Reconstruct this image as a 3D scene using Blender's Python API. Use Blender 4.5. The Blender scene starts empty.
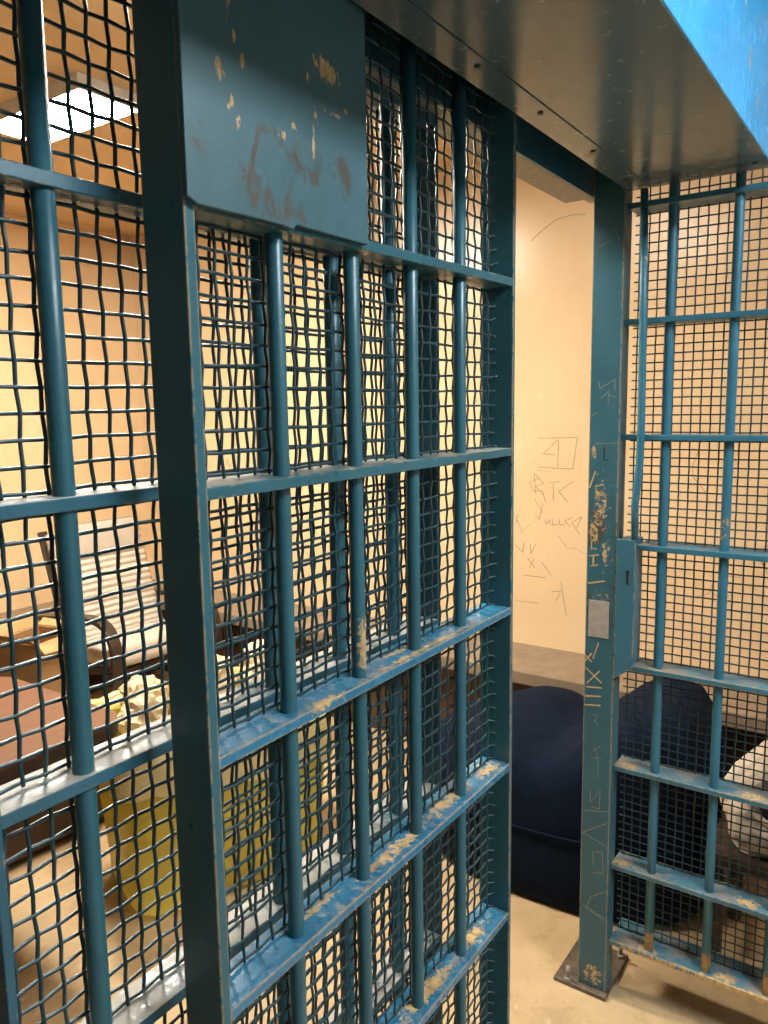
import bpy, bmesh, math, random
from mathutils import Vector, Matrix, noise

random.seed(7)
D = bpy.data
COL = bpy.context.scene.collection

# ------------------------------------------------------------------ helpers
class MB:
    """collects shapes (world coordinates) that become one mesh object"""
    def __init__(self):
        self.bm = bmesh.new()

    def box(self, x0, x1, y0, y1, z0, z1):
        v = [self.bm.verts.new(p) for p in ((x0,y0,z0),(x1,y0,z0),(x1,y1,z0),(x0,y1,z0),(x0,y0,z1),(x1,y0,z1),(x1,y1,z1),(x0,y1,z1))]
        for f in ((0,3,2,1),(4,5,6,7),(0,1,5,4),(1,2,6,5),(2,3,7,6),(3,0,4,7)):
            self.bm.faces.new([v[i] for i in f])
        return v

    def prism(self, poly, axis, a0, a1):
        """extrude a closed 2-D polygon along an axis (0 x, 1 y, 2 z)"""
        def P(p, a):
            q = list(p); q.insert(axis, a); return q
        A = [self.bm.verts.new(P(p, a0)) for p in poly]
        B = [self.bm.verts.new(P(p, a1)) for p in poly]
        n = len(poly)
        self.bm.faces.new(A[::-1]); self.bm.faces.new(B)
        for i in range(n):
            self.bm.faces.new((A[i], A[(i+1) % n], B[(i+1) % n], B[i]))
        return A + B

    def tube(self, pts, r, seg=6, caps=True):
        pts = [Vector(p) for p in pts]
        rings = []
        n = len(pts)
        ref = None
        for i, p in enumerate(pts):
            t = (pts[min(i+1, n-1)] - pts[max(i-1, 0)]).normalized()
            if ref is None:
                ref = Vector((0,0,1)) if abs(t.z) < .9 else Vector((1,0,0))
            a = (ref - t*ref.dot(t)).normalized(); b = t.cross(a); ref = a
            rr = r[i] if isinstance(r, (list, tuple)) else r
            rings.append([self.bm.verts.new(p + (a*math.cos(2*math.pi*k/seg) + b*math.sin(2*math.pi*k/seg))*rr) for k in range(seg)])
        for i in range(n-1):
            for k in range(seg):
                f = self.bm.faces.new((rings[i][k], rings[i][(k+1) % seg], rings[i+1][(k+1) % seg], rings[i+1][k])); f.smooth = True
        if caps:
            self.bm.faces.new(rings[0][::-1]); self.bm.faces.new(rings[-1])

    def sweep(self, pts, prof, side):
        """sweep a 2-D profile (along side vector, along normal) over a path, closed ends"""
        pts = [Vector(p) for p in pts]; side = Vector(side).normalized(); rings = []; n = len(pts)
        for i, p in enumerate(pts):
            t = (pts[min(i+1, n-1)] - pts[max(i-1, 0)]).normalized()
            nn = side.cross(t).normalized()
            rings.append([self.bm.verts.new(p + side*u + nn*w) for u, w in prof])
        m = len(prof)
        for i in range(n-1):
            for k in range(m):
                self.bm.faces.new((rings[i][k], rings[i][(k+1) % m], rings[i+1][(k+1) % m], rings[i+1][k]))
        self.bm.faces.new(rings[0][::-1]); self.bm.faces.new(rings[-1])

    def grid(self, rows, smooth=True, cyc=False):
        V = [[self.bm.verts.new(p) for p in r] for r in rows]
        for i in range(len(V)-1):
            m = len(V[i])
            for k in range(m if cyc else m-1):
                f = self.bm.faces.new((V[i][k], V[i][(k+1) % m], V[i+1][(k+1) % m], V[i+1][k])); f.smooth = smooth
        return V

    def stroke(self, pts, w, nrm, th=.0006):
        """a scratched or drawn line lying on a surface: a thin raised ribbon"""
        nrm = Vector(nrm)
        for a, b in zip(pts[:-1], pts[1:]):
            a = Vector(a); b = Vector(b); t = (b-a)
            if t.length < 1e-5: continue
            t.normalize(); s = nrm.cross(t)*w/2; a = a - t*w*.3; b = b + t*w*.3
            k = random.uniform(.5, 1.0)
            q = [a-s*k, b-s*.7, b+s*.7, a+s*k]
            lo = [self.bm.verts.new(p) for p in q]; hi = [self.bm.verts.new(p + nrm*th) for p in q]
            self.bm.faces.new(hi); self.bm.faces.new(lo[::-1])
            for i in range(4):
                self.bm.faces.new((lo[i], lo[(i+1) % 4], hi[(i+1) % 4], hi[i]))

    def build(self, name, mat, parent=None, bevel=0, subsurf=0, smooth=False):
        loc = Vector((0,0,0))
        p = parent
        while p is not None:
            loc += p.location; p = p.parent
        own = Vector((0,0,0))
        if parent is None and self.base is not None:
            own = Vector(self.base)
        bmesh.ops.translate(self.bm, verts=self.bm.verts, vec=-(loc+own))
        bmesh.ops.recalc_face_normals(self.bm, faces=self.bm.faces)
        if smooth:
            for f in self.bm.faces: f.smooth = True
        me = D.meshes.new(name); self.bm.to_mesh(me); self.bm.free()
        me.materials.append(mat)
        o = D.objects.new(name, me); COL.objects.link(o)
        o.location = own
        if parent is not None: o.parent = parent
        if bevel:
            m = o.modifiers.new('edge', 'BEVEL'); m.width = bevel; m.segments = 2; m.limit_method = 'ANGLE'
        if subsurf:
            m = o.modifiers.new('soft', 'SUBSURF'); m.levels = subsurf; m.render_levels = subsurf
        return o
    base = None

def thing(name, label, cat, loc, group=None):
    o = D.objects.new(name, None); COL.objects.link(o); o.location = loc; o.empty_display_size = .1
    o['label'] = label; o['category'] = cat
    if group: o['group'] = group
    return o

def tag(o, label, cat, group=None):
    o['label'] = label; o['category'] = cat
    if group: o['group'] = group
    return o

def struct(name, mb, mat, parent=None):
    o = mb.build(name, mat, parent); o['kind'] = 'structure'; return o

# ------------------------------------------------------------------ materials
class NT:
    def __init__(self, name):
        self.m = D.materials.new(name); self.m.use_nodes = True
        self.t = self.m.node_tree; self.n = self.t.nodes
        self.b = self.n['Principled BSDF']
        self.co = self.n.new('ShaderNodeTexCoord').outputs['Object']
    def link(self, a, b): self.t.links.new(a, b)
    def noise(self, scale, detail=4, rough=.6, vec=None, stretch=None, dist=0):
        n = self.n.new('ShaderNodeTexNoise'); n.inputs['Scale'].default_value = scale; n.inputs['Detail'].default_value = detail; n.inputs['Roughness'].default_value = rough
        n.inputs['Distortion'].default_value = dist
        v = vec or self.co
        if stretch:
            mp = self.n.new('ShaderNodeMapping'); mp.inputs['Scale'].default_value = stretch; self.link(v, mp.inputs['Vector']); v = mp.outputs[0]
        self.link(v, n.inputs['Vector']); return n.outputs['Fac']
    def ramp(self, f, a, b, lo=0, hi=1):
        r = self.n.new('ShaderNodeMapRange'); r.inputs['From Min'].default_value = a; r.inputs['From Max'].default_value = b
        r.inputs['To Min'].default_value = lo; r.inputs['To Max'].default_value = hi; r.clamp = True
        self.link(f, r.inputs['Value']); return r.outputs[0]
    def math(self, op, a, b=None):
        m = self.n.new('ShaderNodeMath'); m.operation = op
        for i, x in enumerate((a, b)):
            if x is None: continue
            if isinstance(x, (int, float)): m.inputs[i].default_value = x
            else: self.link(x, m.inputs[i])
        return m.outputs[0]
    def mix(self, f, a, b):
        m = self.n.new('ShaderNodeMix'); m.data_type = 'RGBA'
        ins = [s for s in m.inputs if s.type == 'RGBA']
        if isinstance(f, (int, float)): m.inputs[0].default_value = f
        else: self.link(f, m.inputs[0])
        for s, x in zip(ins, (a, b)):
            if isinstance(x, tuple): s.default_value = (*x, 1)
            else: self.link(x, s)
        return [s for s in m.outputs if s.type == 'RGBA'][0]
    def up(self):
        g = self.n.new('ShaderNodeNewGeometry'); s = self.n.new('ShaderNodeSeparateXYZ'); self.link(g.outputs['True Normal'], s.inputs[0])
        return self.ramp(s.outputs['Z'], .7, .9)
    def edge(self, rad):
        bv = self.n.new('ShaderNodeBevel'); bv.samples = 3; bv.inputs['Radius'].default_value = rad
        g = self.n.new('ShaderNodeNewGeometry')
        d = self.n.new('ShaderNodeVectorMath'); d.operation = 'DOT_PRODUCT'
        self.link(bv.outputs[0], d.inputs[0]); self.link(g.outputs['True Normal'], d.inputs[1])
        return self.ramp(d.outputs['Value'], .985, .93)
    def blob(self, c, r):
        """1 inside an ellipsoid about c (object space), fading to 0 at its surface"""
        v = self.n.new('ShaderNodeVectorMath'); v.operation = 'SUBTRACT'; self.link(self.co, v.inputs[0]); v.inputs[1].default_value = c
        w = self.n.new('ShaderNodeVectorMath'); w.operation = 'DIVIDE'; self.link(v.outputs[0], w.inputs[0]); w.inputs[1].default_value = r
        l = self.n.new('ShaderNodeVectorMath'); l.operation = 'LENGTH'; self.link(w.outputs[0], l.inputs[0])
        return self.ramp(l.outputs['Value'], 1.0, .2)
    def bump(self, h, strength, dist=.002):
        b = self.n.new('ShaderNodeBump'); b.inputs['Strength'].default_value = strength; b.inputs['Distance'].default_value = dist
        self.link(h, b.inputs['Height']); self.link(b.outputs[0], self.b.inputs['Normal'])
    def color(self, c): 
        if isinstance(c, tuple): self.b.inputs['Base Color'].default_value = (*c, 1)
        else: self.link(c, self.b.inputs['Base Color'])
    def rough(self, r):
        if isinstance(r, (int, float)): self.b.inputs['Roughness'].default_value = r
        else: self.link(r, self.b.inputs['Roughness'])

TEAL = (.028, .112, .142)
TAN = (.62, .42, .19)

def paint(name, base=TEAL, rough=.36, mottle=.25, chip=0.0, edge=0.0, dust=0.0, dustcol=(.42, .34, .25), spots=(), rust=(), chipscale=22, stretch=None):
    """old enamel over tan primer. chip: bare primer patches on upward faces, edge: worn edges, spots: [(centre, radii, threshold)] of bare primer, rust: same for brown stains"""
    t = NT(name)
    var = t.noise(6, 5, .65)
    col = t.mix(t.ramp(var, .3, .7), tuple(c*.86 for c in base), tuple(min(1, c*1.16) for c in base))
    mott = t.noise(140, 3, .6)
    col = t.mix(t.ramp(mott,   .62, .75, 0, mottle), col, tuple(min(1, c*1.7+.01) for c in base))
    rg = t.ramp(t.noise(30, 4), .3, .7, rough-.06, rough+.1)
    bare = None
    def add(x):
        nonlocal bare
        bare = x if bare is None else t.math('MAXIMUM', bare, x)
    up = t.up() if (chip or dust) else None
    for c, r, th in rust:
        nz = t.noise(26, 6, .7, stretch=(1.2, 1, .7), dist=.6)
        m = t.math('MULTIPLY', t.ramp(t.blob(c, r), 0, .35), t.ramp(nz, th, th+.1))
        col = t.mix(t.math('MULTIPLY', m, .75), col, (.070, .046, .026))
    if dust:
        nz = t.noise(60, 6, .75)
        big = t.noise(7, 3, .6)
        d = t.math('MULTIPLY', up, t.ramp(t.math('ADD', nz, big), 1.25-dust*.6, 1.45-dust*.5, 0, .85))
        col = t.mix(d, col, dustcol); rg = t.math('MAXIMUM', rg, t.math('MULTIPLY', d, .8))
    if chip:
        nz = t.noise(chipscale, 6, .62, stretch=stretch)
        add(t.math('MULTIPLY', up, t.ramp(nz, .70-.25*chip, .715-.25*chip)))
    if edge:
        nz = t.noise(55, 5, .7)
        add(t.math('MULTIPLY', t.edge(.0035), t.ramp(nz, .70-.3*edge, .75-.3*edge)))
    for c, r, th in spots:
        nz = t.noise(95, 7, .78, dist=.3, stretch=stretch)
        v = t.math('ADD', t.math('MULTIPLY', t.blob(c, r), .9), t.math('MULTIPLY', t.math('SUBTRACT', nz, .5), 3.4))
        add(t.math('MULTIPLY', t.ramp(v, .35+th, .42+th), t.ramp(t.blob(c, r), .02, .12)))
    if bare is not None:
        tn = t.mix(t.ramp(t.noise(90, 4), .35, .7), (.40, .25, .10), TAN)
        col = t.mix(bare, col, tn); rg = t.math('MAXIMUM', rg, t.math('MULTIPLY', bare, .75))
    t.color(col); t.rough(rg)
    t.bump(t.noise(220, 3, .6), .12, .001)
    return t.m

def simple(name, a, b=None, scale=8, rough=.6, bump=0, bscale=60, stretch=None, spec=None, lo=.35, hi=.65):
    t = NT(name)
    if b is None: b = tuple(c*.8 for c in a)
    t.color(t.mix(t.ramp(t.noise(scale, 5, .6, stretch=stretch), lo, hi), b, a)); t.rough(rough)
    if bump: t.bump(t.noise(bscale, 4, .6, stretch=stretch), bump, .004)
    if spec is not None: t.b.inputs['Specular IOR Level'].default_value = spec
    return t.m

def wall_paint():
    t = NT('cream_wall_paint')
    c = t.mix(t.ramp(t.noise(2.2, 6, .65), .3, .72), (.76, .545, .315), (.82, .615, .375))
    smudge = t.noise(5, 7, .72, dist=.8)
    c = t.mix(t.ramp(smudge, .58, .9, 0, .14), c, (.46, .30, .16))
    sc = t.noise(14, 5, .7, stretch=(1, .35, 2.5), dist=1.5)
    c = t.mix(t.ramp(sc, .665, .69, 0, .22), c, (.25, .17, .10))
    t.color(c); t.rough(t.ramp(t.noise(9, 4), .3, .7, .20, .28))
    t.bump(t.noise(70, 3, .6), .15, .004)
    return t.m

def floor_mat():
    t = NT('worn_tan_concrete')
    c = t.mix(t.ramp(t.noise(3.2, 7, .7), .3, .72), (.40, .27, .14), (.57, .40, .22))
    c = t.mix(t.ramp(t.noise(7, 7, .78, dist=.7), .52, .68, 0, .55), c, (.29, .185, .09))
    c = t.mix(t.ramp(t.noise(40, 6, .75), .58, .70, 0, .6), c, (.24, .16, .09))
    c = t.mix(t.ramp(t.noise(11, 6, .7, dist=1), .62, .70, 0, .4), c, (.66, .52, .34))
    t.color(c); t.rough(t.ramp(t.noise(12, 4), .3, .7, .35, .6)); t.bump(t.noise(60, 5, .7), .25, .003)
    return t.m

def emit(name, col, s):
    t = NT(name); t.color((.8, .8, .8))
    t.b.inputs['Emission Color'].default_value = (*col, 1); t.b.inputs['Emission Strength'].default_value = s
    return t.m

M = {}
M['wall'] = wall_paint()
M['floor'] = floor_mat()
M['ceiling'] = simple('ceiling_paint', (.70, .50, .29), (.64, .44, .24), 3, .6)
M['dark_wall'] = simple('corridor_wall_paint', (.15, .20, .22), None, 3, .5)
M['front_wall'] = simple('pale_corridor_wall_paint', (.48, .52, .52), None, 3, .5)
M['wire'] = paint('wire_enamel', (.018, .050, .060), .33, dust=.0)
M['bar'] = paint('bar_enamel', TEAL, .34, spots=[])
M['bare_tan'] = simple('bare_tan_primer', TAN, (.45, .29, .12), 60, .8)
M['faint'] = simple('scratched_primer', (.26, .27, .21), (.16, .18, .15), 90, .8)
M['black_mark'] = simple('black_marker', (.012, .012, .012), None, 30, .6)
M['pencil'] = simple('pencil_graphite', (.47, .33, .20), (.38, .26, .15), 30, .7)
M['steel'] = simple('dull_steel', (.30, .27, .23), (.20, .18, .15), 40, .5, .2)
M['strike'] = simple('grey_primed_steel', (.36, .32, .27), (.28, .25, .20), 60, .6, .2)
M['baseplate'] = simple('rusty_base_plate', (.16, .12, .085), (.07, .05, .035), 45, .5, .4)
M['ledge'] = simple('brown_painted_concrete', (.29, .215, .15), (.22, .16, .105), 14, .45, .15)
M['brown_panel'] = simple('dark_brown_panel', (.085, .042, .018), (.05, .026, .012), 10, .5)
M['navy'] = simple('navy_cloth', (.0065, .0135, .031), (.0045, .009, .022), 25, .9, .25, 300, spec=.08)
M['table'] = simple('reddish_brown_laminate', (.155, .058, .017), (.12, .044, .013), 18, .7, .05, 40, (.6, 6, 6))
M['table_dark'] = simple('dark_brown_wood', (.045, .020, .010), (.03, .014, .008), 16, .5)
M['chair_wood'] = simple('dark_bent_wood', (.045, .028, .018), (.03, .018, .012), 30, .4, 0, 30, (1, .2, 1))
M['cushion'] = simple('cream_ribbed_fabric', (.55, .47, .385), (.48, .40, .32), 20, .9, .2, 400)
M['pillow'] = simple('pale_grey_beige_fabric', (.44, .37, .30), (.39, .325, .26), 20, .9, .2, 400)
M['card'] = simple('brown_cardboard', (.46, .27, .11), (.38, .22, .09), 7, .8)
M['paper'] = simple('cream_paper', (.70, .57, .37), (.62, .47, .26), 14, .7, .2, 50)
M['white_cloth'] = simple('off_white_cloth', (.58, .49, .39), (.48, .40, .30), 10, .85, .3, 60)
M['shade_inside'] = simple('dark_opening_shade', (.05, .04, .035), None, 10, .9)  # dark colour standing in for the shade inside the cloth bag
M['lamp'] = emit('fluorescent_diffuser', (1, .93, .80), 240)
M['lamp_added'] = emit('added_fluorescent_diffuser', (1, .93, .80), 75)  # weaker emission for the added second cell light
M['lamp_cool'] = emit('cool_diffuser', (.86, .94, 1), 60)
M['housing_white'] = simple('white_enamel', (.75, .74, .70), None, 10, .4)

def yellow_bag():
    t = NT('yellow_plastic_film')
    t.color(t.mix(t.ramp(t.noise(5, 4), .3, .7), (.50, .42, .06), (.62, .54, .12)))
    t.rough(.3); t.b.inputs['Transmission Weight'].default_value = 0
    # thin plastic lets light through
    tr = t.n.new('ShaderNodeBsdfTranslucent'); tr.inputs['Color'].default_value = (.80, .68, .16, 1)
    mx = t.n.new('ShaderNodeMixShader'); mx.inputs[0].default_value = .38
    out = t.n['Material Output']
    t.link(t.b.outputs[0], mx.inputs[1]); t.link(tr.outputs[0], mx.inputs[2]); t.link(mx.outputs[0], out.inputs['Surface'])
    t.bump(t.noise(12, 4, .6, dist=1.0), .5, .02)
    return t.m
M['yellow'] = yellow_bag()
M['film'] = M['yellow'].copy(); M['film'].name = 'pale_plastic_film'
for n_ in M['film'].node_tree.nodes:
    if n_.type == 'BSDF_TRANSLUCENT': n_.inputs['Color'].default_value = (.82, .72, .40, 1)
    if n_.type == 'MIX':
        q_ = [i for i in n_.inputs if i.type == 'RGBA']; q_[0].default_value = (.70, .58, .26, 1); q_[1].default_value = (.80, .70, .40, 1)

# ------------------------------------------------------------------ the room
XR, YB, ZC = 3.05, 3.9, 2.5
XL, YF = -2.2, -1.7
m = MB(); m.box(XL-.1, XR+.1, YF-.1, YB+.1, -.1, 0); struct('floor', m, M['floor'])
m = MB(); m.box(XL-.1, XR+.1, YF-.1, YB+.1, ZC, ZC+.1); struct('ceiling', m, M['ceiling'])
m = MB(); m.box(XL, XR, YB, YB+.1, 0, ZC); struct('wall_back', m, M['wall'])
m = MB(); m.box(XR, XR+.1, YF, YB+.1, 0, ZC); wr = struct('wall_right', m, M['wall'])
m = MB(); m.box(XL-.1, XL, YF, YB+.1, 0, ZC); struct('wall_left', m, M['dark_wall'])
m = MB(); m.box(XL-.1, XR+.1, YF-.1, YF, 0, ZC); struct('wall_front', m, M['front_wall'])

WALL_STROKES = [
    [(1.33, 1.356), (1.159, 1.36), (1.176, 1.232), (1.328, 1.234)],
    [(1.306, 1.291), (1.246, 1.347)],
    [(1.306, 1.291), (1.256, 1.289)],
    [(1.24, 1.349), (1.241, 1.24)],
    [(1.345, 1.207), (1.338, 1.121)],
    [(1.345, 1.207), (1.302, 1.166), (1.339, 1.153), (1.302, 1.117)],
    [(1.276, 1.172), (1.232, 1.177)],
    [(1.26, 1.173), (1.258, 1.098)],
    [(1.172, 1.182), (1.234, 1.137), (1.197, 1.093)],
    [(1.337, 1.029), (1.32, 1.013), (1.306, 1.079)],
    [(1.293, 1.015), (1.289, 0.994), (1.274, 1.014), (1.27, 0.993)],
    [(1.263, 1.017), (1.259, 0.994), (1.237, 0.998)],
    [(1.233, 1.022), (1.228, 0.996), (1.207, 1.0)],
    [(1.174, 1.032), (1.207, 1.013), (1.184, 0.993)],
    [(1.431, 1.022), (1.395, 0.947)],
    [(1.417, 1.029), (1.429, 0.984)],
    [(1.359, 0.901), (1.356, 0.862), (1.336, 0.903)],
    [(1.37, 0.839), (1.34, 0.803)],
    [(1.341, 0.842), (1.364, 0.8)],
    [(1.219, 0.75), (1.192, 0.611)],
    [(1.258, 0.707), (1.219, 0.715), (1.238, 0.671)],
    [(1.428, 0.646), (1.321, 0.649)],
    [(1.43, 0.894), (1.394, 0.864), (1.389, 0.909)],
    [(1.306, 0.829), (1.265, 0.778)],
    [(1.387, 0.764), (1.288, 0.764)],
    [(1.37, 2.158), (1.316, 2.196), (1.263, 2.225), (1.203, 2.234), (1.143, 2.229)]]
POST_STROKES = [
    ('t', [(0.6433, 0.8582), (0.6053, 0.8277)]),
    ('t', [(0.6103, 0.8555), (0.6403, 0.8208)]),
    ('t', [(0.6414, 0.8107), (0.605, 0.8144)]),
    ('t', [(0.6427, 0.7866), (0.6067, 0.7927)]),
    ('t', [(0.6436, 0.7638), (0.607, 0.7694)]),
    ('t', [(0.6475, 0.8909), (0.6304, 0.8762)]),
    ('t', [(0.6309, 0.896), (0.6459, 0.8756)]),
    ('t', [(0.6141, 0.9253), (0.6263, 0.8858)]),
    ('f', [(0.6231, 0.7434), (0.6121, 0.7436), (0.6205, 0.7259), (0.6093, 0.7172)]),
    ('f', [(0.6212, 0.6576), (0.6098, 0.6423), (0.6063, 0.5837)]),
    ('f', [(0.6251, 0.6315), (0.6008, 0.6355)]),
    ('f', [(0.6016, 0.6671), (0.621, 0.6485)]),
    ('f', [(0.6258, 0.5453), (0.6251, 0.5145), (0.6011, 0.5523), (0.6025, 0.5031), (0.6199, 0.5031)]),
    ('f', [(0.6396, 0.4878), (0.5828, 0.5013)]),
    ('f', [(0.582, 0.4707), (0.6435, 0.4279), (0.5805, 0.4091)]),
    ('f', [(0.6173, 0.3838), (0.5925, 0.3921), (0.5887, 0.3358), (0.6135, 0.3296)]),
    ('f', [(0.6173, 0.3838), (0.6124, 0.3459)]),
    ('f', [(0.5825, 0.2879), (0.6196, 0.2608), (0.6291, 0.225), (0.5782, 0.2099)]),
    ('f', [(0.637, 0.2328), (0.5833, 0.2159)]),
    ('f', [(0.6318, 1.8492), (0.6078, 1.8589)]),
    ('f', [(0.5978, 1.8803), (0.5867, 1.8587)]),
    ('f', [(0.6276, 1.5481), (0.6244, 1.532), (0.5894, 1.5523), (0.5898, 1.5258)]),
    ('f', [(0.6212, 1.5105), (0.6023, 1.5261), (0.6043, 1.4941)]),
    ('f', [(0.6048, 1.5155), (0.5857, 1.5125)]),
    ('f', [(0.6426, 1.4702), (0.626, 1.4782)]),
    ('d', [(0.6111, 1.3965), (0.6104, 1.3669), (0.6012, 1.3672)]),
    ('f', [(0.6346, 1.4043), (0.5816, 1.4069)]),
    ('t', [(0.6407, 1.1368), (0.6192, 1.1413)]),
    ('t', [(0.631, 1.1354), (0.6315, 1.114)]),
    ('t', [(0.6354, 1.1135), (0.6211, 1.1165)]),
    ('t', [(0.6225, 1.1787), (0.6366, 1.1728), (0.6363, 1.1562), (0.6243, 1.155)]),
    ('t', [(0.6417, 1.0698), (0.6036, 1.079)]),
    ('t', [(0.63, 1.3042), (0.6114, 1.3097)]),
    ('t', [(0.6442, 1.3012), (0.6308, 1.3388)]),
    ('t', [(0.6249, 1.2859), (0.6131, 1.2842)])]

m = MB()
for s in WALL_STROKES:
    m.stroke([(XR, y, z) for y, z in s], .0045, (-1, 0, 0), .0008)
for k in range(46):                                   # more faint scrawls along the same wall
    y = random.uniform(-.4, 3.2); z = random.uniform(.75, 1.75)
    p = [(XR, y, z)]
    for q in range(random.randint(1, 4)):
        p.append((XR, p[-1][1] + random.uniform(-.06, .06), p[-1][2] + random.uniform(-.06, .06)))
    m.stroke(p, random.uniform(.002, .004), (-1, 0, 0), .0008)
o = m.build('graffiti', M['pencil'], wr); o['kind'] = 'structure'

# concrete bench that runs along the right and back walls
LZ = .46
bench = thing('wall_bench', 'long brown concrete bench running around the walls of the cell', 'bench', (XR-.16, .8, 0))
m = MB(); m.prism([(2.71, -1.2), (XR, -1.2), (XR, YB), (-.6, YB), (-.6, 3.46), (2.71, 3.46)], 2, LZ-.055, LZ)
m.build('slab', M['ledge'], bench, bevel=.006)
m = MB(); m.prism([(2.82, -1.2), (XR, -1.2), (XR, YB), (-.6, YB), (-.6, 3.58), (2.82, 3.58)], 2, 0.0, LZ-.055)
m.build('base_panel', M['brown_panel'], bench)

# ------------------------------------------------------------------ bars and wire
def smooth_path(pts):
    P = [Vector(p) for p in pts]; out = [P[0]]
    for i in range(len(P)-1):
        p0 = P[max(i-1, 0)]; p1 = P[i]; p2 = P[i+1]; p3 = P[min(i+2, len(P)-1)]
        out.append((p1+p2)*.5625 - (p0+p3)*.0625); out.append(p2)
    return out

def wires(name, mat, parent, plane, u0, u1, z0, z1, off, pitch, r, irr, hook=None, seed=0, usign=1):
    """crimped wire cloth in one bay. plane 'x': u runs along X at y = off; 'y': u runs along Y at x = off"""
    m = MB()
    nu = max(1, int(round((u1-u0)/pitch))); nz = max(1, int(round((z1-z0)/pitch)))
    amp = r*.7
    def warp(u, z):
        a = noise.noise(Vector((u*19+seed, z*17, seed*1.3)))*irr + noise.noise(Vector((u*5+seed, z*4.3, 7.7)))*irr
        b = noise.noise(Vector((u*17, z*19+seed, 31.1)))*irr + noise.noise(Vector((u*4.1+seed, z*5, 57.7)))*irr*1.2
        c = noise.noise(Vector((u*6+seed*2, z*6, 91.3)))*irr*1.2
        return a, b, c
    def P(u, z, n):
        a, b, c = warp(u, z)
        uu = min(max(u+a, u0), u1); zz = min(max(z+b, z0), z1)
        return (uu, off+n+c, zz) if plane == 'x' else (off+n+c, uu, zz)
    us = [u0 + (i+.5)*(u1-u0)/nu for i in range(nu)]
    zs = [z0 + r*1.6 + j*(z1-z0-3.2*r)/nz for j in range(nz+1)]
    for i, u in enumerate(us):
        pts = [P(u, z0, 0)] + [P(u, z, amp*(1 if (i+j) % 2 else -1)) for j, z in enumerate(zs)] + [P(u, z1, 0)]
        m.tube(smooth_path(pts), r, 5)
    for j, z in enumerate(zs):
        pts = [P(u0, z, 0)] + [P(u, z, amp*(-1 if (i+j) % 2 else 1)) for i, u in enumerate(us)] + [P(u1, z, 0)]
        if hook:
            x, y, zz = pts[-1]
            pts[-1] = (hook-.006, y-.001, zz); pts.append((hook-.0012, y-.007-random.uniform(0, .006), zz+random.uniform(-.003, .004)))
        m.tube(smooth_path(pts), r, 5)
    return m.build(name, mat, parent)

# ---- sliding gate -------------------------------------------------
DL, DR, DF, DB = .524, 1.252, .590, .650
gate = thing('sliding_gate', 'blue-green sliding cell gate of bars and mesh with a stained steel plate', 'gate', ((DL+DR)/2, .62, 0))
gx, gy = (DL+DR)/2, .62
def gp(x, y, z): return (x-gx, y-gy, z)
stile_p = paint('gate_stile_enamel', TEAL, .33, edge=.95)
rail_hi = paint('upper_rail_enamel', TEAL, .33, edge=.5, dust=.55)
m = MB(); m.box(DL, DL+.014, DF, DB, .03, 2.095); m.build('stile', stile_p, gate, bevel=.0015)
m = MB(); m.box(DR-.009, DR, DF, DB, .03, 2.095); m.build('stile', stile_p, gate, bevel=.0015)
RT = .0135
rails = [(1.7035, 1.7115), (1.421, 1.424), (1.1335, 1.1385), (.838, .842), (.540, .543), (.243, .245), (.045, .045)]
chips = {2: [(gp(1.08, .59, 1.130), (.20, .012, .02), .30), (gp(.84, .59, 1.130), (.12, .010, .02), .45), ((.715, .595, 1.1365), (.07, .016, .02), .26), ((.98, .600, 1.138), (.30, .012, .02), .27), ((.93, .625, 1.138), (.12, .012, .01), .30)],
         3: [((.90, .613, .838), (.14, .022, .01), .20), ((1.07, .620, .838), (.15, .025, .01), .18), ((1.20, .615, .838), (.07, .035, .01), .16), ((.73, .625, .836), (.10, .014, .01), .28)],
         4: [((1.00, .615, .540), (.16, .025, .01), .20), ((1.15, .615, .540), (.09, .025, .01), .21), ((.84, .62, .54), (.1, .02, .01), .24)]}
for i, (zl, zr) in enumerate(rails):
    m = MB(); v = m.box(DL+.013, DR-.008, DF+.0005, DB, 0, RT)
    for q in v:
        q.co.z += zl - RT + (zr-zl)*(q.co.x-DL)/(DR-DL)
    if i < 2: mat = rail_hi
    else:
        mat = paint('lit_lower_rail_enamel', (.032, .170, .285), .25, edge=1.2, dust=.28, spots=[(gp(*c), r, th) for c, r, th in chips.get(i, [])])  # brighter blue base puts the light on the lower rails into the colour
    m.build('rail', mat, gate, bevel=.0015)
m = MB(); m.box(DL+.013, DR-.008, DF+.004, DB, 2.075, 2.09); m.build('top_rail', stile_p, gate, bevel=.0015)
bar_tan = paint('chipped_bar_enamel', TEAL, .34, spots=[(gp(.8165, .604, 1.18), (.016, .02, .05), .12)])
bar_lo = paint('bar_enamel_gate', TEAL, .34)
for k, x in enumerate((.6735, .8165, .9565, 1.0980)):
    m = MB(); m.tube([(x, .6135, z) for z in (.04, .5, 1.0, 1.5, 2.08)], .0102, 20)
    m.build('bar', bar_tan if k == 1 else bar_lo, gate)
zz = [2.087] + [a for a in ((l+r)/2 for l, r in rails)]
for i in range(len(rails)):
    top = zz[i] - (RT if i else .012); bot = zz[i+1]
    x0 = DL+.014
    wires('wire_mesh', M['wire'], gate, 'x', x0, DR-.009, bot+.001, top-.001,   .631, .0245, .0020, .0017, hook=DR-.009, seed=3+i*5.3)
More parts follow.
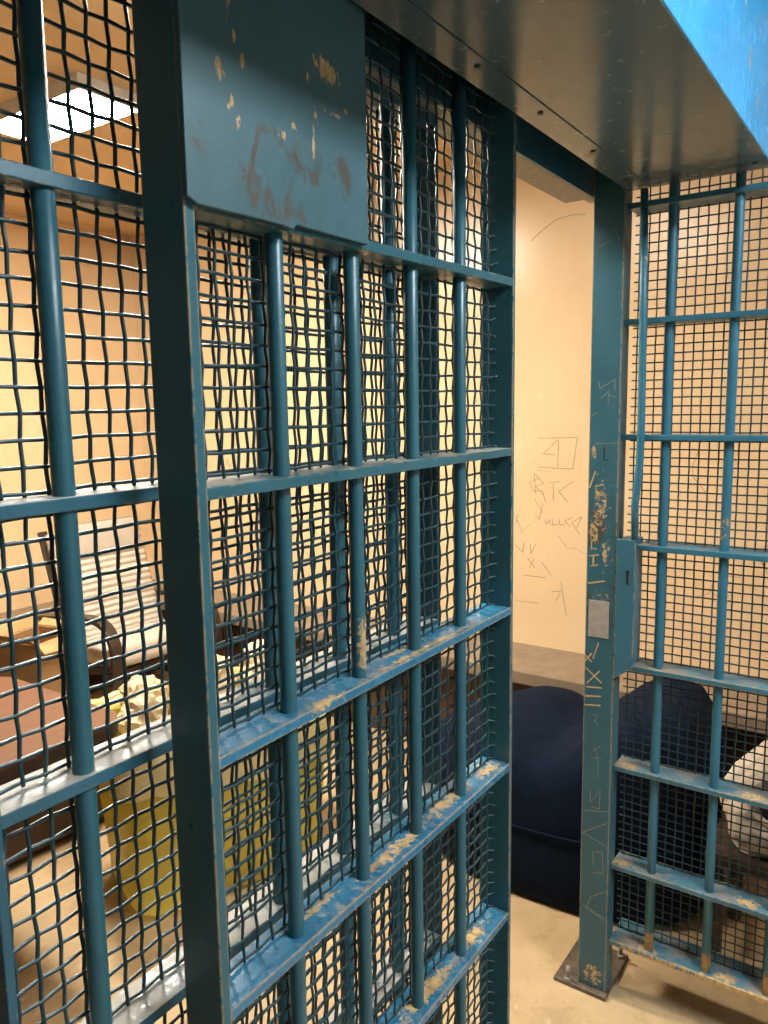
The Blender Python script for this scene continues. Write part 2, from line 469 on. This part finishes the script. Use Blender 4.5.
# the steel plate at the top of the gate
PX1 = .812
plate_m = paint('stained_plate_enamel', (.045, .115, .135), .44, edge=.3,
    spots=[(gp(.737, .58, 1.876), (.034, .03, .019), .22), (gp(.701, .58, 1.860), (.006, .03, .016), .35), (gp(.711, .58, 1.812), (.013, .03, .055), .62), (gp(.709, .58, 1.80), (.006, .03, .06), .5), (gp(.745, .58, 1.832), (.05, .03, .007), .62),
           (gp(.584, .58, 1.892), (.008, .03, .035), .36), (gp(.590, .58, 1.862), (.006, .03, .016), .38), (gp(.569, .58, 1.821), (.010, .03, .026), .42), (gp(.602, .58, 1.842), (.007, .03, .013), .32),
           (gp(.583, .58, 1.797), (.010, .03, .014), .42), (gp(.593, .58, 1.782), (.008, .03, .012), .38), (gp(.676, .58, 1.80), (.009, .03, .010), .42), (gp(.658, .58, 1.786), (.012, .03, .010), .42), (gp(.772, .58, 1.842), (.02, .03, .006), .5), (gp(.70, .58, 1.81), (.12, .03, .08), 1.0)],
    stretch=(1.5, 1, .6), rust=[(gp(.567, .58, 1.76), (.045, .08, .05), .55), (gp(.603, .58, 1.735), (.022, .08, .045), .49), (gp(.638, .58, 1.765), (.035, .08, .03), .49), (gp(.697, .58, 1.745), (.045, .08, .055), .49), (gp(.754, .58, 1.765), (.028, .08, .03), .44), (gp(.647, .58, 1.715), (.025, .08, .025), .44), (gp(.66, .58, 1.74), (.13, .08, .06), .64)])
m = MB()
poly = [(DL-.002, 2.07), (DL-.002, 1.698), (DL+.010, 1.6925), (.60, 1.6935), (.655, 1.694), (.672, 1.692), (.677, 1.698), (.74, 1.6975), (PX1, 1.698), (PX1, 2.07)]
m.prism(poly, 1, .5815, .5895)
m.build('header_plate', plate_m, gate, bevel=.0015)

# ---- fixed grille behind the gate -----------------------------------
FL, FR, FF, FB = -1.0, 1.152, .682, .742
grille_p = paint('grille_enamel', (.027, .105, .150), .34, edge=.4)
grille_rail = paint('dusty_grille_rail_enamel', (.030, .115, .160), .30, edge=.4, dust=.85, dustcol=(.50, .46, .40))
fg = thing('fixed_grille', 'blue-green fixed cell front of bars and coarse wire mesh behind the gate', 'grille', ((FL+FR)/2, .71, 0))
for x0 in (FL, .341, FR-.010):
    m = MB(); m.box(x0, x0+.010, FF, FB, 0, 1.962); m.build('stile', grille_p, fg, bevel=.0015)
frails = [1.962, 1.721, 1.4165, 1.1275, .8165, .522, .232, .035]
for i, z in enumerate(frails):
    m = MB(); m.box(FL+.009, FR-.009, FF+.0005, FB, z-RT-.001, z); m.build('rail', grille_rail, fg, bevel=.0015)
for k in range(-9, 5):
    x = .4485 + .1447*k
    m = MB(); m.tube([(x, .6985, z) for z in (.02, .5, 1.0, 1.5, 1.95)], .0112, 20); m.build('bar', M['bar'], fg)
for i in range(len(frails)-1):
    wires('wire_mesh', M['wire'], fg, 'x', FL+.010, FR-.010, frails[i+1]+.001, frails[i]-RT-.002, .7165, .0254, .0023, .0017, seed=40+i*3.1)

# ---- right-hand grille, at a right angle to the gate ---------------------
GX0, GX1 = 1.797, 1.872
GY0, GY1 = -.62, .576
rg = thing('side_grille', 'blue grille of bars and fine wire mesh running from the corner post beside the doorway', 'grille', (1.83, 0, 0))
side_p = paint('side_grille_enamel', (.034, .150, .215), .36, edge=.35)
def side_spots(z, n):
    return [((GX0+.02-1.83, random.uniform(.1, .57), z), (.03, .05, .02), .30) for _ in range(n)]
m = MB(); m.box(GX0, GX1, GY0-.012, GY0, 0, ZC); m.build('stile', side_p, rg, bevel=.0015)
srails = [2.30, 1.938, 1.686, 1.4255, 1.170, .877, .617, .357, .150]
for i, z in enumerate(srails):
    mat = paint('side_rail_enamel', (.034, .150, .215), .38, edge=(.35 if z > 1 else (1.7 if z < .2 else 1.0)), dust=(.3 if z > 1 else .55), dustcol=(.30, .225, .15), spots=side_spots(z, 0 if z > .8 else 3) + ([((GX0-1.83, .1, .140), (.012, .72, .030), .10)] if z < .2 else []))
    m = MB(); m.box(GX0, GX1 + (.03 if i == len(srails)-1 else 0), GY0, (.5355 if 1.1 < z < 1.2 else GY1), z-.0125, z); m.build('rail', mat, rg, bevel=.0015)
bar_worn = paint('worn_bar_enamel', (.034, .150, .215), .36, spots=[((-.012, .482, .17), (.03, .03, .045), .0), ((-.012, .348, .17), (.03, .03, .045), .0), ((-.012, .214, .17), (.03, .03, .045), .0), ((-.012, .348, 1.22), (.02, .02, .06), .28)])
for k in range(9):
    y = .482 - .134*k
    m = MB(); m.tube([(1.818, y, z) for z in (.14, .5, 1.0, 1.5, 2.0, ZC)], .0103, 18); m.build('bar', bar_worn, rg)
sz = [ZC] + srails
for i in range(len(srails)):
    wires('wire_mesh', M['wire'], rg, 'y', GY0, GY1, sz[i+1]+.001, sz[i]-.0135 if i else ZC-.001, 1.858, .0209, .0018, .0007, seed=90+i*2.7)

# ---- corner post with lock box -------------------------------------------
post = thing('corner_post', 'worn blue steel post at the doorway, scratched with tally marks, on a bolted plate', 'post', (1.80, .61, 0))
def pp(x, y, z): return (x-1.80, y-.61, z)
post_m = paint('worn_post_enamel', (.030, .105, .135), .40, edge=.95,
    spots=[(pp(1.78, .615, 1.26), (.03, .045, .15), .55), (pp(1.78, .63, 1.20), (.03, .03, .08), .45), (pp(1.78, .600, 1.15), (.03, .03, .10), .6), (pp(1.78, .635, 1.385), (.03, .016, .025), .4), (pp(1.78, .61, 1.04), (.03, .07, .05), .72), (pp(1.78, .61, .05), (.05, .06, .06), .5)],
    rust=[(pp(1.78, .635, 1.205), (.04, .035, .05), .40), (pp(1.78, .61, 1.0), (.04, .06, .09), .52), (pp(1.78, .585, 1.1), (.04, .02, .2), .52)])
m = MB(); m.box(1.78, 1.832, .5765, .648, .012, 2.108); m.build('upright', post_m, post, bevel=.002)
m = MB(); m.box(1.764, 1.952, .570, .708, 0, .012); bp = m.build('base_plate', M['baseplate'], post, bevel=.002)
for bx, by in ((1.772, .672), (1.93, .585), (1.93, .69)):
    m = MB(); m.tube([(bx, by, .010), (bx, by, .022)], .0095, 6); m.tube([(bx, by, .022), (bx, by, .05)], .0055, 10); m.build('anchor_bolt', M['steel'], bp)
m = MB(); m.box(1.7785, 1.7805, .590, .640, .939, 1.030); m.build('strike_plate', M['strike'], post, bevel=.0008)
for kind, mat, w, nm in (('t', 'bare_tan', .0042, 'carved_lettering'), ('f', 'faint', .0020, 'scratched_marking'), ('d', 'black_mark', .0035, 'inked_lettering')):
    m = MB()
    for k, s in POST_STROKES:
        if k == kind: m.stroke([(1.78, y, z) for y, z in s], w, (-1, 0, 0), .0004)
    m.build(nm, M[mat], post)
lock_m = paint('lock_box_enamel', (.036, .130, .175), .40, edge=.7)
m = MB(); m.box(1.786, 1.852, .536, .5755, .878, 1.182); lk = m.build('lock_box', lock_m, post, bevel=.002)
m = MB(); m.prism([(.5758, .843), (.531, .878), (.531, 1.184), (.5758, 1.184)], 0, 1.777, 1.787); m.build('cover_plate', lock_m, lk, bevel=.0015)
m = MB(); m.tube([(1.7762, .548, 1.108), (1.779, .548, 1.108)], .0042, 14); m.box(1.7762, 1.779, .5455, .5505, 1.078, 1.106); m.build('keyhole', M['black_mark'], lk)
m = MB(); m.tube([(1.786, .537, 1.96), (1.786, .532, 1.7), (1.786, .529, 1.45), (1.786, .530, 1.36), (1.786, .534, 1.31), (1.786, .538, 1.265), (1.786, .536, 1.18)], .0085, 14)
m.build('linkage_rod', side_p, post)

# ---- overhead track housing --------------------------------------------------
HX0, HX1 = -2.2, 1.796
tr = thing('track_housing', 'glossy blue steel track housing above the gate and doorway', 'track housing', (0, .45, 1.963))
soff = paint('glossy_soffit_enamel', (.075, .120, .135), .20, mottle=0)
fasc = paint('lit_blue_fascia_enamel', (.07, .42, .80), .22, mottle=.08, spots=[((1.50, -.165, .10), (.012, .02, .05), .30), ((1.58, -.165, .06), (.01, .02, .03), .28), ((1.45, -.165, .18), (.008, .02, .05), .32)])  # raised base colour paints in the corridor light on the fascia
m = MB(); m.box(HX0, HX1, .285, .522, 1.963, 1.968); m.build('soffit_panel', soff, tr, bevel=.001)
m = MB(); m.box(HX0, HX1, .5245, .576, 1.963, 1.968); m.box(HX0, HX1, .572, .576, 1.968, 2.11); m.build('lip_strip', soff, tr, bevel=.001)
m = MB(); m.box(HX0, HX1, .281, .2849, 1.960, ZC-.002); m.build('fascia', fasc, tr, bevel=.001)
m = MB(); m.box(HX0, 1.779, .576, .66, 2.11, 2.115); m.build('slot_cover', grille_p, tr)
m = MB(); m.box(HX0, 1.845, .656, .664, 1.9635, ZC-.002); m.build('rear_beam', grille_p, tr, bevel=.001)
m = MB(); m.box(HX0, 1.808, .6645, .728, 1.9635, 1.970); m.box(1.808, 1.845, .6645, .682, 1.9635, 1.970); m.build('lintel_plate', M['strike'], tr, bevel=.001)
for x, y in ((1.235, .541), (1.475, .541), (1.70, .55), (1.74, .31), (1.02, .541)):
    m = MB(); m.tube([(x, y, 1.9605), (x, y, 1.9635)], .0045, 10); m.build('screw', M['black_mark'], tr)

# ------------------------------------------------------------------ lamps
lamp = thing('ceiling_light', 'bright rectangular fluorescent light on the cell ceiling', 'light', (1.62, 2.45, ZC))
lx0, lx1, ly0, ly1 = 1.523, 1.745, 2.150, 2.69
m = MB(); m.box(lx0-.006, lx1+.006, ly0-.006, ly0-.0005, ZC-.046, ZC); m.box(lx0-.006, lx1+.006, ly1+.0005, ly1+.006, ZC-.046, ZC); m.box(lx0-.006, lx0-.0005, ly0, ly1, ZC-.046, ZC); m.box(lx1+.0005, lx1+.006, ly0, ly1, ZC-.046, ZC); m.build('housing', M['housing_white'], lamp, bevel=.0005)
m = MB(); m.box(lx0, lx1, ly0, ly1, ZC-.045, ZC-.029); m.build('diffuser', M['lamp'], lamp)
added_cell_lamp = thing('ceiling_light', 'added unseen second light of the cell ceiling, nearer the fixed grille', 'light', (1.36, 1.24, ZC))  # out of view, added to light the gate and the floor
m = MB(); m.box(1.24, 1.48, .96, 1.52, ZC-.03, ZC); m.build('housing', M['housing_white'], added_cell_lamp, bevel=.003)
m = MB(); m.box(1.25, 1.47, .97, 1.51, ZC-.045, ZC-.029); m.build('diffuser', M['lamp_added'], added_cell_lamp)
added_corridor_lamp = thing('ceiling_light', 'added unseen cool white light on the corridor ceiling outside the gate', 'light', (1.0, -.80, ZC))  # beyond the view, added to light the gate fronts and fascia
m = MB(); m.box(.58, 1.42, -1.02, -.58, ZC-.03, ZC); m.build('housing', M['housing_white'], added_corridor_lamp, bevel=.003)
m = MB(); m.box(.60, 1.40, -1.0, -.60, ZC-.045, ZC-.029); m.build('diffuser', M['lamp_cool'], added_corridor_lamp, bevel=.003)

# ------------------------------------------------------------------ furniture in the cell
# lounge chair, facing the gate
CX0, CX1 = 2.02, 2.52
chair = thing('lounge_chair', 'low lounge chair with dark bent-wood arms and a cream ribbed cushion', 'chair', ((CX0+CX1)/2, 3.1, 0))
def bez(pts, n=8):
    out = []
    P = [Vector(p) for p in pts]
    for i in range(len(P)-1):
        p0 = P[max(i-1, 0)]; p1 = P[i]; p2 = P[i+1]; p3 = P[min(i+2, len(P)-1)]
        for k in range(n):
            t = k/n
            out.append(.5*((2*p1) + (p2-p0)*t + (2*p0-5*p1+4*p2-p3)*t*t + (3*p1-p0-3*p2+p3)*t**3))
    out.append(P[-1]); return out
for x in (CX0-.035, CX1+.035):
    path = bez([(x, 3.40, .022), (x, 3.10, .018), (x, 2.86, .022), (x, 2.80, .10), (x, 2.785, .35), (x, 2.80, .50), (x, 2.86, .575), (x, 2.98, .59), (x, 3.20, .565), (x, 3.34, .545)])
    m = MB(); m.sweep(path, [(-.027, -.011), (.027, -.011), (.027, .011), (-.027, .011)], (1, 0, 0)); m.build('arm_frame', M['chair_wood'], chair, bevel=.003)
for x in (CX0+.01, CX1-.01):
    path = bez([(x, 2.85, .375), (x, 3.00, .335), (x, 3.13, .345), (x, 3.20, .43), (x, 3.27, .65), (x, 3.36, .94)])
    m = MB(); m.sweep(path, [(-.02, -.011), (.02, -.011), (.02, .011), (-.02, .011)], (1, 0, 0)); m.build('seat_frame', M['chair_wood'], chair, bevel=.003)
for y, z in ((2.87, .35), (3.20, .38)):
    m = MB(); m.box(CX0-.035, CX1+.035, y-.012, y+.012, z-.03, z); m.build('cross_rail', M['chair_wood'], chair, bevel=.003)
cpath = bez([(0, 2.83, .425), (0, 2.98, .392), (0, 3.11, .40), (0, 3.17, .47), (0, 3.235, .67), (0, 3.315, .93)], 14)
ncp = len(cpath)
rows = []
L = [0]
for a, b in zip(cpath[:-1], cpath[1:]): L.append(L[-1] + (b-a).length)
fine = []
NS = 150
for k in range(NS+1):
    s = L[-1]*k/NS
    i = min(max(j for j in range(ncp) if L[j] <= s+1e-9), ncp-2)
    f = (s-L[i])/(L[i+1]-L[i])
    fine.append((cpath[i].lerp(cpath[i+1], f), (cpath[i+1]-cpath[i]).normalized(), s))
m = MB()
for p, t, s in fine:
    nrm = Vector((0, -t.z, t.y))
    if nrm.z < 0 and nrm.y > 0: nrm = -nrm
    rib = .010*abs(math.sin(math.pi*s/.031))
    end = min(1, min(s, L[-1]-s)/.03)
    th = .022 + .022*math.sqrt(max(0, 1-(1-end)**2)) + rib
    ring = []
    for k in range(16):
        a = 2*math.pi*k/16
        cx = math.copysign(abs(math.cos(a))**.35, math.cos(a)); sx = math.copysign(abs(math.sin(a))**.6, math.sin(a))
        ring.append(Vector((( CX0+CX1)/2 + (CX1-CX0)/2*cx, p.y, p.z)) + nrm*(sx*th))
    rows.append(ring)
V = m.grid(rows, True, True)
m.bm.faces.new(V[0][::-1]); m.bm.faces.new(V[-1])
m.build('cushion', M['cushion'], chair)
m = MB()
rows = []
hp, ht = Vector((0, 3.265, .875)), (cpath[-1]-cpath[-8]).normalized()
hn = Vector((0, -ht.z, ht.y))
for i in range(13):
    v = -1 + 2*i/12
    e = math.sqrt(max(.0, 1-abs(v)**3))
    ring = []
    for k in range(20):
        a = 2*math.pi*k/20
        cx = math.copysign(abs(math.cos(a))**.4, math.cos(a)); sx = math.copysign(abs(math.sin(a))**.8, math.sin(a))
        ring.append(Vector(((CX0+CX1)/2 + .225*cx*(.9+.1*e), 0, 0)) + Vector((0, hp.y, hp.z)) + ht*v*.095 + hn*(.028*sx*e))
    rows.append(ring)
V = m.grid(rows, True, True); m.bm.faces.new(V[0][::-1]); m.bm.faces.new(V[-1])
m.build('head_pillow', M['pillow'], chair)

# table whose near end shows at the edge of the view
table = thing('table', 'reddish-brown wooden table with a rounded corner', 'table', (.65, 2.0, 0))
TX0, TX1, TY0, TY1, TZ = -.1, 1.217, 1.665, 2.30, .70
def rrect(x0, x1, y0, y1, r, n=8):
    out = []
    for cx, cy, a0 in ((x1-r, y0+r, -90), (x1-r, y1-r, 0), (x0+r, y1-r, 90), (x0+r, y0+r, 180)):
        for k in range(n+1):
            a = math.radians(a0 + 90*k/n); out.append((cx+r*math.cos(a), cy+r*math.sin(a)))
    return out
m = MB(); m.prism(rrect(TX0, TX1, TY0, TY1, .085), 2, TZ-.006, TZ); m.build('tabletop', M['table'], table)
m = MB(); m.prism(rrect(TX0, TX1, TY0, TY1, .085), 2, TZ-.038, TZ-.006); m.build('edge_band', M['table_dark'], table)
m = MB(); m.box(TX0+.05, TX1-.05, TY0+.06, TY0+.08, .56, TZ-.038); m.box(TX0+.05, TX1-.05, TY1-.08, TY1-.06, .56, TZ-.038); m.build('apron', M['table_dark'], table, bevel=.002)
for x in (TX0+.06, TX1-.56):
    for y in (TY0+.07, TY1-.12):
        m = MB(); m.box(x, x+.05, y, y+.05, 0, TZ-.038); m.build('leg', M['table_dark'], table, bevel=.004)


chest = thing('added_chest', 'low dark brown chest added to fill the dark area behind the table, with the cardboard box on it', 'chest', (1.25, 2.52, 0))  # added chest shape, stands in for the dark area behind the table
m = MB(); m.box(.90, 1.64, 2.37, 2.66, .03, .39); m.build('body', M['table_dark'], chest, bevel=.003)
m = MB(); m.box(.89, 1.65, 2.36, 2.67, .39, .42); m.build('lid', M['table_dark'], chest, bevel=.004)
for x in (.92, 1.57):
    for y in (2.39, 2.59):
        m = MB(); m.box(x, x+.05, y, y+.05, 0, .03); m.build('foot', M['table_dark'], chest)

# cardboard box behind the table
box = thing('cardboard_box', 'small open brown cardboard box on the added dark chest behind the table', 'box', (1.475, 2.515, .4205))
def rot2(x, y, a): return (x*math.cos(a)-y*math.sin(a), x*math.sin(a)+y*math.cos(a))
m = MB()
ba = math.radians(14); bw, bd, bh = .10, .095, .30
def bpnt(u, v, z):
    x, y = rot2(u*bw, v*bd, ba); return (1.475+x, 2.515+y, .4205+z)
outer = [[bpnt(u, v, z) for u, v in ((-1,-1),(1,-1),(1,1),(-1,1))] for z in (0, bh)]
inner = [[bpnt(u*.96, v*.95, z) for u, v in ((-1,-1),(1,-1),(1,1),(-1,1))] for z in (bh, .012)]
V = m.grid([outer[0], outer[1], inner[0], inner[1]], False, True)
m.bm.faces.new(V[0][::-1]); m.bm.faces.new(V[-1])
m.build('carton', M['card'], box, bevel=.001)
for (u0, v0), (u1, v1), (du, dv), up in (((-1,-1),(1,-1),(0,-.35),-.05), ((1,-1),(1,1),(.25,0),.02), ((-1,1),(1,1),(0,.25),.05), ((-1,-1),(-1,1),(-.25,0),.03)):
    m = MB()
    q = [bpnt(u0, v0, bh), bpnt(u1, v1, bh), bpnt(u1+du, v1+dv, bh+up), bpnt(u0+du*.9, v0+dv*.9, bh+up*.6)]
    lo = [m.bm.verts.new(p) for p in q]; hi = [m.bm.verts.new((p[0], p[1], p[2]+.004)) for p in q]
    m.bm.faces.new(lo[::-1]); m.bm.faces.new(hi)
    for i in range(4): m.bm.faces.new((lo[i], lo[(i+1) % 4], hi[(i+1) % 4], hi[i]))
    m.build('flap', M['card'], box)

# big yellow bag-lined bin
A = Vector((1.272, 1.78, 0)); ex = Vector((math.cos(math.radians(22)), -math.sin(math.radians(22)), 0)); ey = Vector((math.sin(math.radians(22)), math.cos(math.radians(22)), 0))
BW, BD = .655, .42
binn = thing('waste_bin', 'large yellow plastic-lined bin heaped with cream paper, beside the table', 'bin', tuple(A + ex*BW/2 + ey*BD/2))
def bq(u, v, z): return A + ex*(u*BW) + ey*(v*BD) + Vector((0, 0, z))
m = MB()
def ringpts(n=64):
    out = []
    for k in range(n):
        a = 2*math.pi*k/n + math.pi/4
        c, s = math.cos(a), math.sin(a)
        out.append((math.copysign(abs(c)**.28, c), math.copysign(abs(s)**.28, s)))
    return out
RP = ringpts()
rows = []
def rim(u, v): return .50 + .05*max(0, v) + .04*max(0, -u)*max(0, .6-v)
prof = [(.88, 0.0), (.95, .03), (.975, .2), (1.0, .55), (1.04, .93), (1.08, 1.0), (1.03, 1.02), (.96, .93), (.9, .70)]
for s, h in prof:
    ring = []
    for k, (u, v) in enumerate(RP):
        w = noise.noise(Vector((u*2.2, v*2.2, h*2.6)))*.05 + noise.noise(Vector((u*7, v*7, h*1.2)))*.02
        sc = s + w*(.15+h)
        z = .004 + (rim(u, v)-.004)*h + (h > .1)*noise.noise(Vector((u*4, v*4, 9)))*.03*h
        ring.append(bq(.5+.5*u*sc, .5+.5*v*sc, z))
    rows.append(ring)
V = m.grid(rows, True, True); m.bm.faces.new(V[0][::-1])
m.build('yellow_liner', M['yellow'], binn)
m = MB(); rows = []
for off, h in ((.030, .74), (.036, .80), (.032, .90), (.034, .985), (.0, 1.045), (-.045, 1.02), (-.05, .96)):
    ring = []
    for k, (u, v) in enumerate(RP):
        w = noise.noise(Vector((u*2.2, v*2.2, h*2.6)))*.05 + noise.noise(Vector((u*7, v*7, h*1.2)))*.02
        sc = (1.02 + .06*h) + off + w*(.15+h)
        z = .004 + (rim(u, v)-.004)*h + noise.noise(Vector((u*4, v*4, 9)))*.03*h - (.05*noise.noise(Vector((u*3, v*3, 22))) if h < .78 else 0)
        ring.append(bq(.5+.5*u*sc, .5+.5*v*sc, z))
    rows.append(ring)
m.grid(rows, True, True); m.build('folded_rim', M['film'], binn)

def crumple(c, r, seed, sq=(1, 1, 1)):
    m = MB()
    bmesh.ops.create_icosphere(m.bm, subdivisions=4, radius=1)
    for v in m.bm.verts:
        d = v.co.normalized()
        k = 1 + .35*noise.noise(d*2.1+Vector((seed, 0, 0))) - .28*abs(noise.noise(d*4.2+Vector((0, seed, 0)))) - .12*abs(noise.noise(d*9+Vector((0, 0, seed))))
        v.co = Vector((d.x*r*k*sq[0], d.y*r*k*sq[1], d.z*r*k*sq[2])) + Vector(c)
    return m
papers = [(.13, .22, .585, .095, (.72, .8, 1.15)), (.22, .72, .585, .08, (1.0, .9, .85)), (.42, .30, .525, .09, (1.2, 1, .75)), (.54, .72, .60, .105, (1.15, .9, .85)), (.74, .30, .535, .09, (1.05, 1.1, .9)), (.87, .72, .615, .10, (1, .9, .95))]
plabel = ['tall cream paper bag poking up at the corner of the yellow bin nearest the table'] + ['crumpled cream paper heaped in the top of the yellow bin']*5
for k, (u, v, z, r, sq) in enumerate(papers):
    c = bq(u, v, z)
    m = crumple(c, r, 3.7*k+1, sq); m.base = (c.x, c.y, c.z-r*sq[2]*.6)
    o = m.build('paper_bag' if k == 0 else 'crumpled_paper', M['paper']); tag(o, plabel[k], 'paper', None if k == 0 else 'crumpled papers in the yellow bin')

# navy bean bag beyond the doorway
BC = (2.355, .905)
bean = thing('bean_bag', 'large navy cloth bean bag slumped on the floor against the bench', 'bean bag', (*BC, 0))
def bean_xy(a, q):
    c, s_ = math.cos(a), math.sin(a)
    return BC[0] + q*.335*math.copysign(abs(c)**.72, c), BC[1] + q*.485*math.copysign(abs(s_)**.72, s_)
def sstep(a, b, x):
    t = min(1, max(0, (x-a)/(b-a))); return t*t*(3-2*t)
def bean_top(y): return .42 + .055*math.exp(-((y-1.06)/.16)**2) + .195*sstep(.92, .60, y) - .07*sstep(.52, .42, y)
m = MB(); rows = []; NA = 96
for q, h in ((.86, 0), (.93, .012), (.97, .05), (.995, .20), (1.0, .35), (1.0, .55), (.985, .75), (.95, .88), (.86, .965), (.70, 1.0), (.45, 1.02), (.2, 1.02), (.03, 1.02)):
    ring = []
    for k in range(NA):
        a = 2*math.pi*k/NA
        qq = q + (.02*noise.noise(Vector((math.cos(a)*3, math.sin(a)*3, h*3))) if h > .02 else 0)
        x, y = bean_xy(a, qq)
        z = bean_top(y)*h + (.012*noise.noise(Vector((x*9, y*9, 2))) if h > .3 else 0)
        ring.append((x, y, z))
    rows.append(ring)
V = m.grid(rows, True, True); m.bm.faces.new(V[0][::-1]); m.bm.faces.new(V[-1])
m.build('bag_body', M['navy'], bean)
def bean_side(a, z): 
    x, y = bean_xy(a, 1.012); return (x, y, z)
m = MB(); m.tube([bean_side(a, .232 + .02*math.sin(2*a+.4)) for a in [2*math.pi*k/80 for k in range(81)]], .004, 6, False); m.build('piping', M['navy'], bean)
m = MB(); pts = [bean_side(a, z) for a, z in ((2.62, .155), (2.75, .150), (2.88, .148), (3.0, .140), (3.05, .128))]; m.tube(pts, [.004, .008, .010, .012, .006], 8); m.build('handle', M['navy'], bean)

# off-white cloth bag on a dark stool
stool = thing('stool', 'dark brown wooden stool behind the side grille with a white bag on it', 'stool', (2.15, .22, 0))
m = MB(); m.box(1.98, 2.32, .05, .395, .33, .36); m.build('seat', M['table_dark'], stool, bevel=.004)
for x in (1.99, 2.275):
    for y in (.06, .35):
        m = MB(); m.box(x, x+.035, y, y+.035, 0, .33); m.build('leg', M['table_dark'], stool, bevel=.003)
for y in (.065, .355):
    m = MB(); m.box(2.02, 2.28, y, y+.02, .12, .15); m.build('stretcher', M['table_dark'], stool, bevel=.002)
bag = thing('cloth_bag', 'slumped off-white cloth bag lying on the dark stool', 'bag', (2.15, .22, .36))
m = MB(); bmesh.ops.create_icosphere(m.bm, subdivisions=6, radius=1)
for v in m.bm.verts:
    d = v.co.normalized()
    k = 1.0 + .14*noise.noise(d*1.6+Vector((8.2, 0, 0))) - .10*abs(noise.noise(d*3.2+Vector((0, 2, 0)))) - .035*abs(noise.noise(d*8+Vector((0, 2, 5))))
    cx = math.copysign(abs(d.x)**.7, d.x); cy = math.copysign(abs(d.y)**.7, d.y)
    x, y, z = cx*.155*k, cy*.165*k, d.z*.155*k
    if z > 0:
        x *= 1-2.2*z; y *= 1-2.9*z
    hollow = math.exp(-((x+.15)/.07)**2 - ((y+.0)/.075)**2 - ((z-.02)/.04)**2)
    x += .075*hollow
    v.co = Vector((2.15+x, .225+y-.10*max(0, z), max(.362, .475+z*1.12)))
m.build('sack', M['white_cloth'], bag, smooth=True)
m = MB(); ring = []
for k in range(29):
    a = 2*math.pi*k/28
    ring.append((2.002+.02*abs(math.cos(a)), .225+.075*math.cos(a), .497+.040*math.sin(a)))
m.tube(ring, .008, 8, False); m.build('rolled_opening', M['white_cloth'], bag)
m = MB(); m.tube([(2.030, .225, .497), (2.034, .225, .497)], .055, 20); m.build('opening_shade', M['shade_inside'], bag)  # dark disc paints in the shade within the bag's opening

# ------------------------------------------------------------------ world, camera, view
w = D.worlds.new('world'); bpy.context.scene.world = w; w.use_nodes = True
w.node_tree.nodes['Background'].inputs[0].default_value = (.5, .55, .6, 1)
w.node_tree.nodes['Background'].inputs[1].default_value = .02

cam = D.cameras.new('camera'); co = D.objects.new('camera', cam); COL.objects.link(co)
cam.lens = 776.735/1024*36; cam.sensor_width = 36; cam.sensor_fit = 'AUTO'; cam.clip_start = .01
Rw = ((0.56924756, -0.82202923, -0.01500549), (-0.11983363, -0.06489976, -0.99067044), (0.8133862, 0.5657349, -0.13545077))
mat = Matrix(((Rw[0][0], -Rw[1][0], -Rw[2][0], 0), (Rw[0][1], -Rw[1][1], -Rw[2][1], 0), (Rw[0][2], -Rw[1][2], -Rw[2][2], 1.5), (0, 0, 0, 1)))
co.matrix_world = mat
sc = bpy.context.scene
sc.camera = co
sc.view_settings.view_transform = 'Standard'; sc.view_settings.look = 'None'
sc.view_settings.gamma = 1; sc.view_settings.use_curve_mapping = False
sc.view_settings.exposure = 0.0
